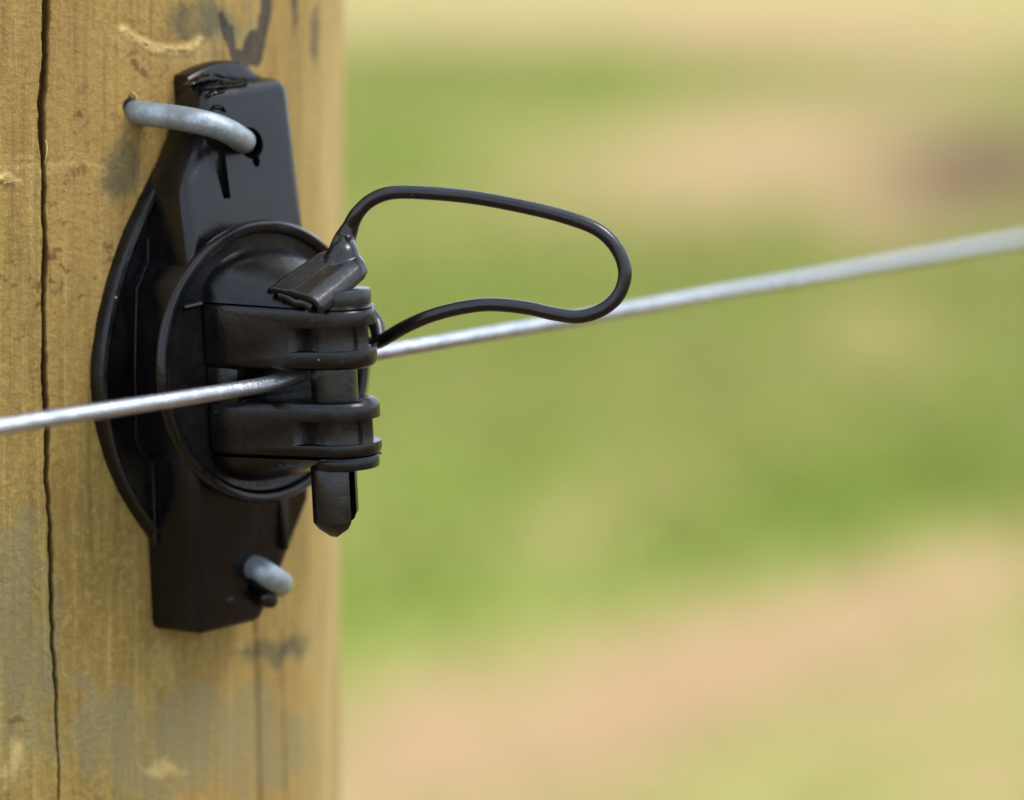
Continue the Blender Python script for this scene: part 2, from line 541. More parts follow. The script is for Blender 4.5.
Fc = np.concatenate([np.stack([b4, b4 + 1, b4 + 2], 1), np.stack([b4, b4 + 2, b4 + 3], 1)])
me = bpy.data.meshes.new('grass')
me.from_pydata(V.reshape(-1, 3).tolist(), [], Fc.tolist())
dry = np.clip(rng.uniform(0, 1, nb) * 1.1 - 0.45 * lush, 0, 1)[:, None]
tint = (1 - dry) * np.array([[0.20, 0.29, 0.024]]) + dry * np.array([[0.34, 0.29, 0.10]])
tint = tint * rng.uniform(0.8, 1.2, (nb, 1))
ca = me.attributes.new('tint', 'FLOAT_COLOR', 'POINT')
ca.data.foreach_set('color', np.repeat(np.column_stack([tint, np.ones(nb)]), 4, axis=0).astype(np.float32).ravel())
tag(link('grass', me, M_GRASS), 'short patchy green and straw coloured pasture grass', 'grass', kind='stuff')

# ------------------------------------------------------------------ fence post
def seg_dist(P, poly):                                # distance to a polyline and its parameter, in (s,h) millimetres
    best = np.full(len(P), 1e9)
    for a, b in zip(poly, poly[1:]):
        ab = b - a
        t = np.clip(((P - a) @ ab) / (ab @ ab), 0, 1)
        best = np.minimum(best, np.linalg.norm(P - (a + t[:, None] * ab), axis=1))
    return best
def vnoise(Q, scale, seed):                           # smooth value noise in -1..1
    r_ = np.random.default_rng(seed)
    lat = r_.uniform(-1, 1, (64, 64))
    q = Q / scale + 1000
    i = np.floor(q).astype(int)
    f = q - i
    f = f * f * (3 - 2 * f)
    a_, b_ = i[:, 0] % 64, i[:, 1] % 64
    a1, b1 = (a_ + 1) % 64, (b_ + 1) % 64
    return (lat[a_, b_] * (1 - f[:, 0]) + lat[a1, b_] * f[:, 0]) * (1 - f[:, 1]) + (lat[a_, b1] * (1 - f[:, 0]) + lat[a1, b1] * f[:, 0]) * f[:, 1]
crack_px = [(49, -60), (48, 0), (45, 60), (43, 150), (45, 250), (44, 330), (46, 400), (47, 470), (50, 560), (54, 660), (58, 760), (60, 860)]
crack = np.array([post_sh(*p) for p in crack_px])
crack2 = np.array([post_sh(*p) for p in [(255, 560), (256, 610), (259, 660), (261, 740), (262, 800), (263, 860)]])
crack3 = np.array([post_sh(*p) for p in [(281, 630), (283, 700), (286, 800), (287, 860)]])
s0, s1 = post_sh(-25, 400)[0], PR * 1.45
sl = axis_lines([(-PR * math.pi, s0, 40), (s0, crack[:, 0].min() - 2.0, max(2, int((crack[:, 0].min() - 2.0 - s0) / .3))),
                 (crack[:, 0].min() - 2.0, crack[:, 0].max() + 2.0, 60), (crack[:, 0].max() + 2.0, s1, 330), (s1, PR * math.pi, 24)])[:-1]
h_top, h_bot = post_sh(200, -25)[1], post_sh(200, 825)[1]
down = -(CAM_H + 0.25) * 1000 / PA[1] * 1.02
hl = axis_lines([(down, h_bot, 60), (h_bot, h_top, 400), (h_top, h_top + 55, 14)])
SG, HG = np.meshgrid(sl, hl)
P = np.stack([SG.ravel(), HG.ravel()], 1)
disp = 0.25 * np.sin(P[:, 1] * .045 + P[:, 0] * .11) + 0.18 * np.sin(P[:, 0] * .38 + 1.2 + .7 * np.sin(P[:, 1] * .02))
# long shallow checks in the grain
for k in range(90):
    cs, ch = rng.uniform(s0, s1), rng.uniform(h_bot, h_top)
    ln, wd_ = rng.uniform(4, 22), rng.uniform(.25, .5)
    dd = np.abs(P[:, 0] - cs - .25 * np.sin(P[:, 1] * .3 + k))
    disp -= rng.uniform(.03, .14) * np.exp(-(dd / wd_) ** 2) * np.exp(-((P[:, 1] - ch) / ln) ** 4)
disp += .02 * rng.normal(size=len(P)) * (np.abs(P[:, 1] - (h_top + h_bot) / 2) < (h_top - h_bot) / 2)
hk = crack[:, 1][::-1]
cs = np.interp(P[:, 1], hk, crack[::-1, 0])
cs = cs + 0.09 * np.sin(P[:, 1] * .5) + 0.05 * np.sin(P[:, 1] * 1.3 + 1) + .03 * np.sin(P[:, 1] * 3.1)
ypx = np.interp(P[:, 1], [post_sh(46, 800)[1], post_sh(46, 560)[1], post_sh(46, 400)[1], post_sh(46, 0)[1]], [.16, .28, .42, .48])
ypx = ypx * (1 + .30 * vnoise(P * [0, 1], 7.0, 11) + .18 * vnoise(P * [0, 1], 2.2, 12))
cs = cs + .22 * vnoise(P * [0, 1], 9.0, 13) + .07 * vnoise(P * [0, 1], 1.6, 14)
dcr = np.abs(P[:, 0] - cs) / ypx
cr = np.clip(1.15 - dcr ** 3, 0, 1)
disp -= 3.2 * cr
# lips of the crack, slightly lifted
disp += 0.12 * np.exp(-((np.abs(P[:, 0] - cs) - ypx * 1.6) / .6) ** 2)
def hair(c, wd_, dp):
    q = np.clip(1.1 - (seg_dist(P, c) / wd_) ** 2, 0, 1)
    return q * dp, q
d2, q2 = hair(crack2, 0.28, 1.4)
d3, q3 = hair(crack3, 0.26, 0.9)
disp -= d2 + d3
scar = np.array([post_sh(*p) for p in [(122, 30), (135, 41), (155, 49), (175, 52), (192, 47), (198, 41)]])
ds = seg_dist(P, scar)
scm = np.exp(-(ds / .8) ** 2)
jag = np.clip(0.5 + 0.5 * np.sin(P[:, 0] * 5.1 + P[:, 1] * 2.3 + 2 * np.sin(P[:, 1] * 1.3)) * np.sin(P[:, 1] * 4.1 - P[:, 0] * 1.7 + np.sin(P[:, 0] * 2.1)) + .22 * rng.normal(size=len(P)), 0, 1.2)
disp += 0.30 * scm * jag - .25 * np.exp(-((ds - 1.1) / .5) ** 2) * jag
hole = post_sh(131, 108)
disp -= 1.8 * np.exp(-(np.linalg.norm(P - hole, axis=1) / 1.0) ** 4)
crease = np.array([post_sh(*p) for p in [(-20, 165), (30, 163), (70, 160), (105, 163)]])
disp -= 0.10 * np.exp(-(seg_dist(P, crease) / .3) ** 2)
chip = np.array([post_sh(*p) for p in [(0, 180), (12, 181)]])
disp += 0.5 * np.exp(-(seg_dist(P, chip) / .6) ** 2) * jag
rad = PR + disp
rad = np.where(P[:, 1] > hl[-1] - 4, rad - (P[:, 1] - hl[-1] + 4) ** 2 * .12, rad)
th = P[:, 0] / PR
V = np.column_stack([rad * np.cos(th), rad * np.sin(th), P[:, 1]])
nS, nH = len(sl), len(hl)
i0, j0 = np.meshgrid(np.arange(nS), np.arange(nH - 1))
i0, j0 = i0.ravel(), j0.ravel()
i1 = (i0 + 1) % nS
Fc = np.stack([j0 * nS + i0, j0 * nS + i1, (j0 + 1) * nS + i1, (j0 + 1) * nS + i0], 1).tolist()
Fc.append(list(range((nH - 1) * nS, nH * nS)))
me = bpy.data.meshes.new('fence_post')
me.from_pydata((V * .001).tolist(), [], Fc)
me.polygons.foreach_set('use_smooth', [True] * len(me.polygons))
P0 = P
wx = 1.3 * vnoise(P * [1, .5], 3.0, 1) + .8 * vnoise(P * [1, .5], 1.3, 2) + .5 * vnoise(P * [1, .6], .6, 3)
wy = 2.2 * vnoise(P * [1, .5], 3.4, 4) + 1.2 * vnoise(P * [1, .5], 1.4, 5) + .7 * vnoise(P * [1, .6], .6, 6)
P = P0 + .55 * np.stack([wx, wy], 1)
def blob(px, py, rx, ry, amt, pw=1.3, tilt=0.0):
    c = post_sh(px, py)
    ct, st = math.cos(tilt), math.sin(tilt)
    a1 = post_sh(px + rx * ct, py + rx * st) - c
    a2 = post_sh(px - ry * st, py + ry * ct) - c
    try: inv = np.linalg.inv(np.array([a1, a2]).T)
    except np.linalg.LinAlgError: return 0
    q = (P - c) @ inv.T
    return amt * np.exp(-np.minimum((q ** 2).sum(1), 50) ** pw)
def streak(pts, wpx, amt):
    c = np.array([post_sh(*p) for p in pts])
    m_ = pts[len(pts) // 2]
    wmm = wpx / 7.0 * 1.55 * (1 + .5 * vnoise(P0 * [1, .4], 2.2, 9))
    return amt * np.clip(1.35 - (seg_dist(P, c) / wmm) ** 2, 0, 1)
def mx(*a):
    o = np.zeros(len(P))
    for q in a: o = np.maximum(o, q)
    return o
dark = mx(streak([(267, -30), (268, 0), (264, 22), (260, 45), (257, 66)], 7, 1.0), streak([(222, 22), (229, 40), (240, 58), (246, 66)], 7, .95),
          streak([(250, 45), (256, 52), (259, 60)], 8, .9), streak([(296, -30), (296, 0), (297, 18)], 6, .85), streak([(297, 18), (296, 36)], 3.5, .6),
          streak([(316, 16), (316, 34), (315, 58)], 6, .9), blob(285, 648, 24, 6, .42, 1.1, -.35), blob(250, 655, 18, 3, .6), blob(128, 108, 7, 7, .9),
          blob(15, 718, 12, 8, .5), blob(10, 600, 8, 30, .25))
grey = mx(blob(198, 20, 30, 24, 1.0), blob(120, 170, 24, 34, .7), blob(285, 648, 34, 13, 1.0, 1.1, -.35), blob(245, 655, 24, 5, .6), blob(205, 22, 36, 22, .75), blob(170, 30, 22, 14, .35), blob(118, 165, 26, 30, .5), blob(100, 135, 12, 18, .2), blob(210, 62, 30, 10, .35))  # grey stains; patches left of the plate paint in the insulator's soft shadow
green = mx(blob(200, 750, 130, 60, .75), blob(20, 680, 50, 130, .6), blob(320, 740, 25, 60, .4), blob(230, 730, 85, 50, .85), blob(110, 730, 45, 60, .8), blob(15, 590, 26, 90, .75), blob(20, 740, 40, 60, .7), blob(80, 690, 30, 30, .5),
           blob(300, 760, 30, 60, .4), blob(240, 20, 80, 40, .3), blob(305, 120, 25, 140, .35), blob(160, 780, 60, 30, .6), blob(10, 60, 40, 80, .25), blob(60, 180, 60, 30, .2), blob(150, 560, 40, 30, .2))
rust = np.zeros(len(P))
for (px, py, r_, a_) in [(130, 68, 7, .8), (143, 72, 7, .85), (152, 58, 4, .5), (100, 102, 4, .9), (77, 115, 3.5, .8), (75, 48, 3, .5), (79, 118, 4, .6), (100, 190, 3, .4),
                         (58, 252, 5, .9), (56, 264, 5, .9), (64, 270, 4, .8), (40, 288, 4.5, 1.0), (39, 300, 4, .9), (55, 288, 3.5, .9), (82, 295, 3, .9), (73, 297, 2.5, .8),
                         (95, 279, 2.5, .7), (108, 246, 5, .6), (103, 247, 4, .6), (105, 218, 4, .5), (108, 212, 5, .6), (80, 214, 3, .4), (66, 186, 3, .5), (28, 330, 3, .4),
                         (60, 240, 2.5, .5), (90, 170, 3, .4), (145, 20, 3, .4), (70, 330, 3, .3), (20, 262, 6, .4), (8, 263, 6, .35), (145, 125, 8, .4), (140, 140, 5, .4), (72, 310, 3, .5)]:
    e = .6 + .8 * rng.uniform()
    rust = np.maximum(rust, blob(px, py, r_ * 1.1, r_ * 1.1 * e, min(1, a_ * 1.1), 1.6))
speckle = mx(blob(90, 230, 90, 130, .9), blob(130, 75, 50, 50, .9), blob(30, 290, 60, 90, .8), blob(60, 90, 60, 80, .6), blob(120, 480, 60, 120, .3))
pale = mx(np.exp(-(ds / .75) ** 2) * (.5 + .5 * jag), blob(4, 181, 14, 4, .8), blob(165, 660, 12, 25, .25), blob(160, 770, 20, 5, .5), blob(165, 250, 6, 8, .2), .62 * np.clip((P0[:, 0] - post_sh(296, 400)[0]) / (post_sh(326, 400)[0] - post_sh(296, 400)[0]), 0, 1) * (np.abs(P0[:, 0]) < PR * 1.6) * (.75 + .25 * vnoise(P0 * [1, .06], 1.2, 21)),  # right-edge strip: streaky paler wood, partly sunlight painted into the colour
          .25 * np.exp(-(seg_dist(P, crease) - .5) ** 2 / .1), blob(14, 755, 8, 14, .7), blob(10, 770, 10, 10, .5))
dark = np.maximum(dark, 1.0 * np.exp(-(np.linalg.norm(P0 - hole, axis=1) / 1.15) ** 6))
ckm = np.clip(cr * 1.0 + q2 * .8 + q3 * .5, 0, 1)
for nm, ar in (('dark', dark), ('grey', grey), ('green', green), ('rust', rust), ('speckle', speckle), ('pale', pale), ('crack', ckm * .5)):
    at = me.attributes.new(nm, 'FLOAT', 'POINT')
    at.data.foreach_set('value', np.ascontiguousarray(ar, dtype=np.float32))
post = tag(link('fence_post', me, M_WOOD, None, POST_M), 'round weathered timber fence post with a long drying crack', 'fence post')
# loose fibres on the scar and splinters in the crack
def post_pt(s, h_, lift):
    return np.array([(PR + lift) * math.cos(s / PR), (PR + lift) * math.sin(s / PR), h_])
def splinter(p0, p1, lift, r):
    bm = bmesh.new()
    a, b = post_sh(*p0), post_sh(*p1)
    pts = []
    for k in range(7):
        t = k / 6
        q = a + (b - a) * t
        pts.append(post_pt(q[0] + .15 * math.sin(5 * t), q[1], -.1 + lift * math.sin(t * 2.2)))
    tube(bm, pts, [r * (1 - .75 * k / 6) for k in range(7)], 6)
    o = part('splinter', bm, M_WOOD, post)
    for nm, v_ in (('pale', .8),):
        at = o.data.attributes.new(nm, 'FLOAT', 'POINT')
        at.data.foreach_set('value', np.full(len(o.data.vertices), v_, dtype=np.float32))
for (p0, p1, lf, r_) in [((150, 47), (133, 36), .9, .3), ((176, 52), (160, 46), .9, .35), ((190, 50), (172, 48), 1.1, .3), ((186, 44), (193, 54), .7, .25), ((168, 54), (180, 47), .8, .28),
                         ((46, 140), (45, 165), .8, .16), ((132, 92), (138, 102), .7, .25), ((146, 138), (150, 128), .6, .25), ((4, 183), (13, 181), .7, .3)]:
    splinter(p0, p1, lf * .8, r_ * .65)

# ------------------------------------------------------------------ insulator
ins = empty('fence_insulator', INS_M)
tag(ins, 'black plastic pin lock insulator stapled to the wooden post', 'insulator')
ZTIP = 30.0
ZPIN = 28.5
def mirror(pts): return [(-a, b) for a, b in pts[::-1]]

# flange: thin dished oval that hugs the post
fl_px = [(158, 168), (148, 190), (128, 232), (112, 278), (101, 325), (95, 375), (99, 425), (111, 470), (130, 508), (153, 540)]
fl = []
for (px, py) in fl_px:
    px += 6
    nv = 0.0
    for _ in range(6):
        a, b = on_n(px, py, nv)
        nv = post_n(a) + 2.3
    fl.append((a, b))
print('flange', [tuple(round(c, 1) for c in q) for q in fl])
fl = [tuple(p[:2]) for p in smooth_path([(*p, 0) for p in fl], 5)]
out = fl + [(-a, b) for a, b in fl[::-1]]
def inset(poly, dx):
    c = np.mean(poly, axis=0)
    res = []
    n = len(poly)
    for i in range(n):
        t = np.array(poly[(i + 1) % n]) - np.array(poly[i - 1])
        nn = nz([t[1], -t[0]])
        p = np.array(poly[i])
        if nn @ (c - p) < 0: nn = -nn
        res.append(tuple(p + nn * dx))
    return res
bm = bmesh.new()
rings = []
for dx, up in ((0.0, -0.6), (0.0, 1.9), (0.25, 2.35), (0.8, 2.4), (1.15, 2.1), (1.3, 0.9), (4.0, 0.8), (8.0, 0.9)):
    rings.append([(a, b, post_n(a) + up) for a, b in inset(out, dx)])
loft(bm, rings)
part('flange', bm, M_PLASTIC, ins, smooth=40)

# raised plate: two arms with sloping shoulders and a wider middle block
NF = 10.0
def nf(u_): return 12.0 - 0.135 * (abs(u_) - 8)
up_px = [(204, 92), (205, 138), (183, 184), (190, 262)]
def on_face(px, py):
    a, b = on_n(px, py, NF)
    for _ in range(5): a, b = on_n(px, py, nf(b))
    return a, b
uf = [on_face(px, py) for px, py in up_px]
ur = [on_face(px, py) for px, py in [(291, 84), (298, 150), (302, 184), (307, 235)]]
print('upper left', [tuple(round(c, 1) for c in q) for q in uf], 'right', [tuple(round(c, 1) for c in q) for q in ur])
def arm(front, base, ntop):
    bm = bmesh.new()
    loft(bm, [[(a, b, post_n(a) - .6) for a, b in base], [(a, b, n_) for (a, b), n_ in zip(front, ntop)]])
    return bm
wl, wr = uf[3][0], ur[3][0]
front = [(uf[3][0], 8), (uf[2][0], uf[2][1]), (uf[1][0], uf[1][1]), (uf[0][0], 39.6), (ur[0][0], 39.8), (ur[1][0], ur[1][1]), (ur[2][0], ur[2][1]), (ur[3][0], 8)]
bl = [on_n(px, py, 0) for px, py in [(148, 262), (150, 186), (163, 135), (175, 92)]]
print('base left', bl)
base = [(bl[0][0], 8), (bl[1][0], bl[1][1] + 1), (bl[2][0] + .3, bl[2][1]), (bl[3][0] + .6, 40.2), (ur[0][0] - .6, 41.4), (ur[1][0] + 1, ur[1][1]), (ur[2][0] + 1, ur[2][1]), (ur[3][0] + 1, 8)]
bm = arm(front, base, [nf(q[1]) for q in front])
cut = bmesh.new()
hw, hu = on_n(248, 143, 8)
def cyl_n(bm, wc, uc, r, n0, n1, sx=1.0, sy=1.0, seg=24, rot=0):
    a = np.linspace(0, 2 * math.pi, seg, endpoint=False)
    cr_, sr_ = math.cos(rot), math.sin(rot)
    pts = [(sx * r * math.cos(t), sy * r * math.sin(t)) for t in a]
    pts = [(wc + x_ * cr_ - y_ * sr_, uc + x_ * sr_ + y_ * cr_) for x_, y_ in pts]
    loft(bm, [[(x_, y_, n0) for x_, y_ in pts], [(x_, y_, n1) for x_, y_ in pts]])
cyl_n(cut, hw - .2, hu, 2.3, 1.5, 14)
cyl_n(cut, hw + .3, hu - 2.6, .7, 5, 14, 1, 1.3)
g0, g1 = on_n(216, 140, NF), on_n(231, 196, NF)
cyl_n(cut, on_n(216, 128, NF)[0], on_n(216, 128, NF)[1], 1.6, 5, 14, 1.5, .7)
gx0 = on_n(223, 168, NF)
loft(cut, [[(gx0[0] - 1.8, gx0[1] + 5.5, n_), (gx0[0] + 1.5, gx0[1] + 5.5, n_), (gx0[0] + 1.2, gx0[1] - 4.4, n_), (gx0[0] - .1, gx0[1] - 4.4, n_)] for n_ in (8.2, 14)])
part('upper_arm', bm, M_PLASTIC, ins, bevel=1.9, seg=5, cut=cut)

# the torn moulding tab on top of the upper arm
bm = bmesh.new()
q0, q1 = on_n(186, 78, 3), on_n(264, 76, 3)
tp = []
for k in range(13):
    t = k / 12
    wv = q0[0] + (q1[0] - q0[0]) * t
    tp.append((wv, 40.2 + 2.9 * math.sin(math.pi * min(1, t * .75 + .12)) * (1 if t < .9 else .6)))
rings = []
for n_, sc in ((-1.2, 1.0), (2.2, 1.0), (3.4, .92), (3.9, .6)):
    rings.append([(a, 37.5 + (b - 37.5) * sc, n_ + post_n(a)) for a, b in tp] + [(tp[-1][0], 36, n_), (tp[0][0], 36, n_)])
loft(bm, rings)
part('moulding_tab', bm, M_PLASTIC, ins, bevel=.5, seg=3)
def flake(pts, n_, wide, seed):                        # ragged sliver of plastic left by the mould
    rr = random.Random(seed)
    bm = bmesh.new()
    c = smooth_path([(*on_n(px, py, n_), n_) for px, py in pts], 7)
    rows = []
    for k, p in enumerate(c):
        e = math.sin(math.pi * (k + .6) / (len(c) + .2)) ** .5
        a_ = wide * e * rr.uniform(.7, 1.2)
        rows.append([(p[0] + rr.uniform(-.1, .1), p[1] + a_ * f, p[2] + h_ * e * rr.uniform(.4, 1.2)) for f, h_ in ((-1, -.5), (-.6, .1), (-.1, .35), (.3, .12), (.7, .4), (1, -.2))]
                    + [(p[0], p[1] + a_ * .5, p[2] - 1.5), (p[0], p[1] - a_ * .5, p[2] - 1.5)])
    loft(bm, rows)
    part('torn_flash', bm, M_PLASTIC, ins, smooth=70)
flake([(188, 86), (200, 80), (214, 78), (230, 81), (248, 80)], 5.6, .9, 1)
flake([(206, 88), (220, 86), (236, 85), (250, 81)], 7.3, .7, 2)
flake([(207, 97), (214, 93), (226, 90)], 7.9, .5, 3)
flake([(211, 109), (218, 107), (226, 112)], 8.3, .5, 4)

# lower arm
lf = [on_face(px, py) for px, py in [(190, 470), (198, 540), (201, 636)]]
print('lower', lf)
lb = [on_n(px, py, 0) for px, py in [(153, 470), (152, 545), (152, 612), (160, 630)]]
br = on_face(268, 616)
wR = 10.6
front = [(lf[0][0], -8), (lf[1][0], lf[1][1]), (lf[2][0], lf[2][1]), (br[0] - 1.2, br[1] - .6), (br[0] + 1.6, br[1] + 4.5), (wR, -22), (wR, -8)]
base = [(lb[0][0], -8), (lb[1][0], lb[1][1]), (lb[3][0] - .8, lb[3][1]), (br[0] - 1, lb[3][1] + .2), (br[0] + 2.4, br[1] + 3.5), (wR + 1, -22), (wR + 1, -8)]
bm = arm(front, base, [nf(q[1]) for q in front])
cut = bmesh.new()
hw2, hu2 = on_n(266, 580, NF)
cyl_n(cut, hw2, hu2, 2.5, 1.5, 14, 1.0, 1.5, 24, .25)
part('lower_arm', bm, M_PLASTIC, ins, bevel=1.2, seg=4, cut=cut)
bm = bmesh.new()
q = on_n(270, 600, NF + .4)
cyl_n(bm, q[0], q[1], 1.5, 6, NF + .6, 1.1, .8, 20, -.5)
part('hole_lip', bm, M_PLASTIC, ins, bevel=.4)
bm = bmesh.new()
q = on_face(231, 601)
cyl_n(bm, q[0], q[1], .8, nf(q[1]) - 1, nf(q[1]) + .08, 1, 1, 20)
part('ejector_mark', bm, M_PLASTIC, ins, bevel=.1)
bm = bmesh.new()
q = on_n(284, 540, NF)
loft(bm, [[(q[0] - .8, -19, n_), (q[0] + .9, -19, n_), (q[0] + .5, q[1] - 1.5, n_), (q[0] - .3, q[1] - 1.5, n_)] for n_ in (6, NF + .7)])
part('stiffening_rib', bm, M_PLASTIC, ins, bevel=.5)

# middle block behind the disc
bm = bmesh.new()
ml = [on_n(px, py, 0) for px, py in [(136, 290), (137, 446)]]
print('mid', ml)
mw_ = abs(ml[0][0])
t_, b_ = ml[0][1], ml[1][1]
basep = [(-mw_, b_ - 1), (-mw_, t_ + 1), (-mw_ + 2, t_ + 4), (mw_ - 2, t_ + 4), (mw_, t_ + 1), (mw_, b_ - 1), (mw_ - 2, b_ - 4), (-mw_ + 2, b_ - 4)]
fr = [(a * .98, b) for a, b in basep]
loft(bm, [[(a, b, post_n(a) - .6) for a, b in basep], [(a, b, 11.2) for a, b in fr]])
part('middle_block', bm, M_PLASTIC, ins, bevel=.7)
# seam rib on the shoulder
bm = bmesh.new()
sp_ = [np.array([*on_n(px, py, 1.0), 1.0]) for px, py in [(148, 238), (148, 262), (137, 290), (135.5, 360), (136.5, 440), (140, 450), (153, 462), (154, 500), (155, 545)]]
tube(bm, [p for p in sp_], .17, 8)
part('mould_seam', bm, M_PLASTIC, ins)

# disc with rounded rim
RD = 19.9
bm = bmesh.new()
a = np.linspace(0, 2 * math.pi, 128, endpoint=False)
prof = [(RD - 3.5, 11.0), (RD - 1.6, 12.9), (RD - .35, 13.4), (RD, 13.9), (RD - .12, 14.6), (RD - .45, 15.1), (RD - 1.2, 15.15), (RD - 1.6, 14.9), (RD - 1.9, 14.2), (RD - 4, 14.0), (4, 14.0)]
loft(bm, [[(r_ * math.cos(t), 1.025 * r_ * math.sin(t), n_) for t in a] for r_, n_ in prof])
part('disc', bm, M_PLASTIC, ins, smooth=50)
bm = bmesh.new()
q0, q1 = on_n(184, 308, 14.2), on_n(206, 303, 14.2)
tube(bm, [(q0[0], q0[1], 14.1), (q1[0], q1[1], 14.1)], .4, 8)
part('disc_rib', bm, M_PLASTIC, ins)

# clamp: two jaws that narrow to a rounded end, with side windows
N0 = 13.8
HB, RT = 11.2, 5.2
def outline(hb, rt, n0=N0, steps=26):
    # straight sides tangent to the round tip
    dvec = np.array([hb, -(ZTIP - 15.0)])
    dist = np.linalg.norm(dvec)
    al = math.atan2(dvec[1], dvec[0])
    ang = al + math.acos(rt / dist)
    ang = min(ang, math.pi / 2)
    tl = math.degrees(ang)
    pts = [(hb + 0.25, n0)]
    for t in np.linspace(ang, math.pi - ang, steps):
        pts.append((rt * math.cos(t), ZTIP + rt * math.sin(t)))
    pts.append((-hb - 0.25, n0))
    return pts
full = outline(HB, RT)
def nedge(poly, wv):
    p = [q for q in poly]
    ws = np.array([q[0] for q in p]); ns = np.array([q[1] for q in p])
    best = N0
    for i in range(len(p) - 1):
        a0, a1 = ws[i], ws[i + 1]
        if min(a0, a1) - 1e-9 <= wv <= max(a0, a1) + 1e-9 and abs(a0 - a1) > 1e-9:
            t = (wv - a0) / (a1 - a0)
            best = max(best, ns[i] + t * (ns[i + 1] - ns[i]))
    return best
def window_cut(rt, nw, sg):
    p = [(-.95, ZTIP + math.sqrt(rt * rt - .95 ** 2))]
    for t in np.linspace(math.pi / 2 + .3, math.pi, 14): p.append((rt * math.cos(t), ZTIP + rt * math.sin(t)))
    p += [(-rt, nw), (-14, nw - .6), (-14, 42), (-.95, 42)]
    return [(-sg * a_, b_) for a_, b_ in p]
def cap_surface(bm, u_edge0, u_edge1, rc, sgn):
    # curved cap between the disc and the rim of the jaw
    NW, NSs = 40, 14
    grid = []
    for i in range(NW + 1):
        wv = -HB + 2 * HB * i / NW
        ne = max(nedge(full, wv), N0 + .05)
        arc = math.sqrt(max(rc * rc - wv * wv, 0))
        row = []
        for k in range(NSs + 1):
            s_ = k / NSs
            n_ = N0 + (ne - N0) * s_
            ue = u_edge0 + (u_edge1 - u_edge0) * (n_ - 15) / 20
            hgt = max(rc - abs(ue), 0) * math.sqrt(max(1 - (wv / HB) ** 2, 0)) * (1 - s_ ** 1.05)
            row.append(bm.verts.new((wv, ue + sgn * hgt, n_)))
        grid.append(row)
    for i in range(NW):
        for k in range(NSs):
            bm.faces.new((grid[i][k], grid[i + 1][k], grid[i + 1][k + 1], grid[i][k + 1]))
def jaw(u_in, u_w0, u_w1, u_out0, u_out1, sgn, rc, bev):
    bm = bmesh.new()
    def uo(n_): return u_out0 + (u_out1 - u_out0) * (n_ - 15) / 20
    loft(bm, [[(a, u_in, b) for a, b in full], [(a, uo(b), b) for a, b in full]])
    cut = bmesh.new()
    for sg in (-1, 1):
        prism(cut, window_cut(4.1, 27.0, sg), u_w0, u_w1)
    prism(cut, [(-1.3, ZTIP + 4.9), (1.3, ZTIP + 4.9), (1.3, 41.5), (-1.3, 41.5)], u_w0 + .02, u_w1 - .02) if sgn > 0 else prism(cut, [(-1.3, ZTIP + 4.9), (1.3, ZTIP + 4.9), (1.3, 41.5), (-1.3, 41.5)], u_w0 - .02, u_w1 + .02)
    j = part('jaw', bm, M_PLASTIC, ins, bevel=bev, seg=5, cut=cut, late=.28)
    bm = bmesh.new()
    cap_surface(bm, u_out0 - sgn * .12, u_out1 - sgn * .12, rc, sgn)
    part('sloping_cap', bm, M_PLASTIC, j, smooth=60)
    return j
jaw(0.1, 2.7, 6.1, 9.9, 8.6, 1, 16.9, 1.05)
jaw(-4.3, -7.0, -10.4, -12.3, -12.6, -1, 17.2, 1.25)
bm = bmesh.new()
loft(bm, [[(-11.2, u_, 13.8), (11.2, u_, 13.8), (9.4, u_, 18.0), (-9.4, u_, 18.0)] for u_ in (-6.0, 1.8)])
part('clamp_back', bm, M_PLASTIC, ins, bevel=.8)
bm = bmesh.new()
ring_cyl(bm, 0, ZTIP, 4.75, -14.1, -12.3, chamfer=.25)
part('lower_collar', bm, M_PLASTIC, ins)
# ------------------------------------------------------------------ locking pin with its strap loop
pin = empty('locking_pin', INS_M @ Matrix.Translation((0, 0, ZPIN * .001)))
tag(pin, 'black plastic locking pin with thin strap loop through the insulator jaws', 'pin')
def pl(c):                                             # camera-space millimetres -> pin local
    q = to_local(c); q[2] -= ZPIN
    return q
bm = bmesh.new()
ring_cyl(bm, 0, 0, 3.3, -14.6, 9.5, seg=36, chamfer=.2)
part('shaft', bm, M_PIN, pin)
bm = bmesh.new()
ring_cyl(bm, .3, 1.1, 4.8, 8.4, 11.0, seg=40, chamfer=.3)
part('collar', bm, M_PIN, pin)
bm = bmesh.new()
loft(bm, [[(2.2, u_, -1.0), (3.6, u_, -1.0), (3.6, u_, .6), (2.2, u_, .6)] for u_ in (-3.6, -2.2)])
part('catch', bm, M_PIN, pin, bevel=.2)
def prong(w0, w1, ubot, tipw):
    bm = bmesh.new()
    def sec(u_, sc, a0, a1):
        r_ = 3.25 * sc
        pts = []
        for t in np.linspace(0, 2 * math.pi, 40, endpoint=False):
            pts.append((min(max(r_ * math.cos(t), a0), a1), u_, r_ * math.sin(t)))
        return pts
    m_ = (w0 + w1) / 2
    loft(bm, [sec(-14, 1, w0, w1), sec(ubot + 2.2, 1, w0, w1), sec(ubot + 1.2, .78, w0 * .8 + m_ * .2, w1), sec(ubot, .22, tipw - .5, tipw + .5)])
    bmesh.ops.translate(bm, vec=(-.7, 0, -.35), verts=bm.verts)
    part('prong', bm, M_PIN, pin, bevel=.22)
prong(-3.25, -.1, -24.0, -1.2)
prong(1.0, 3.25, -22.6, 1.8)
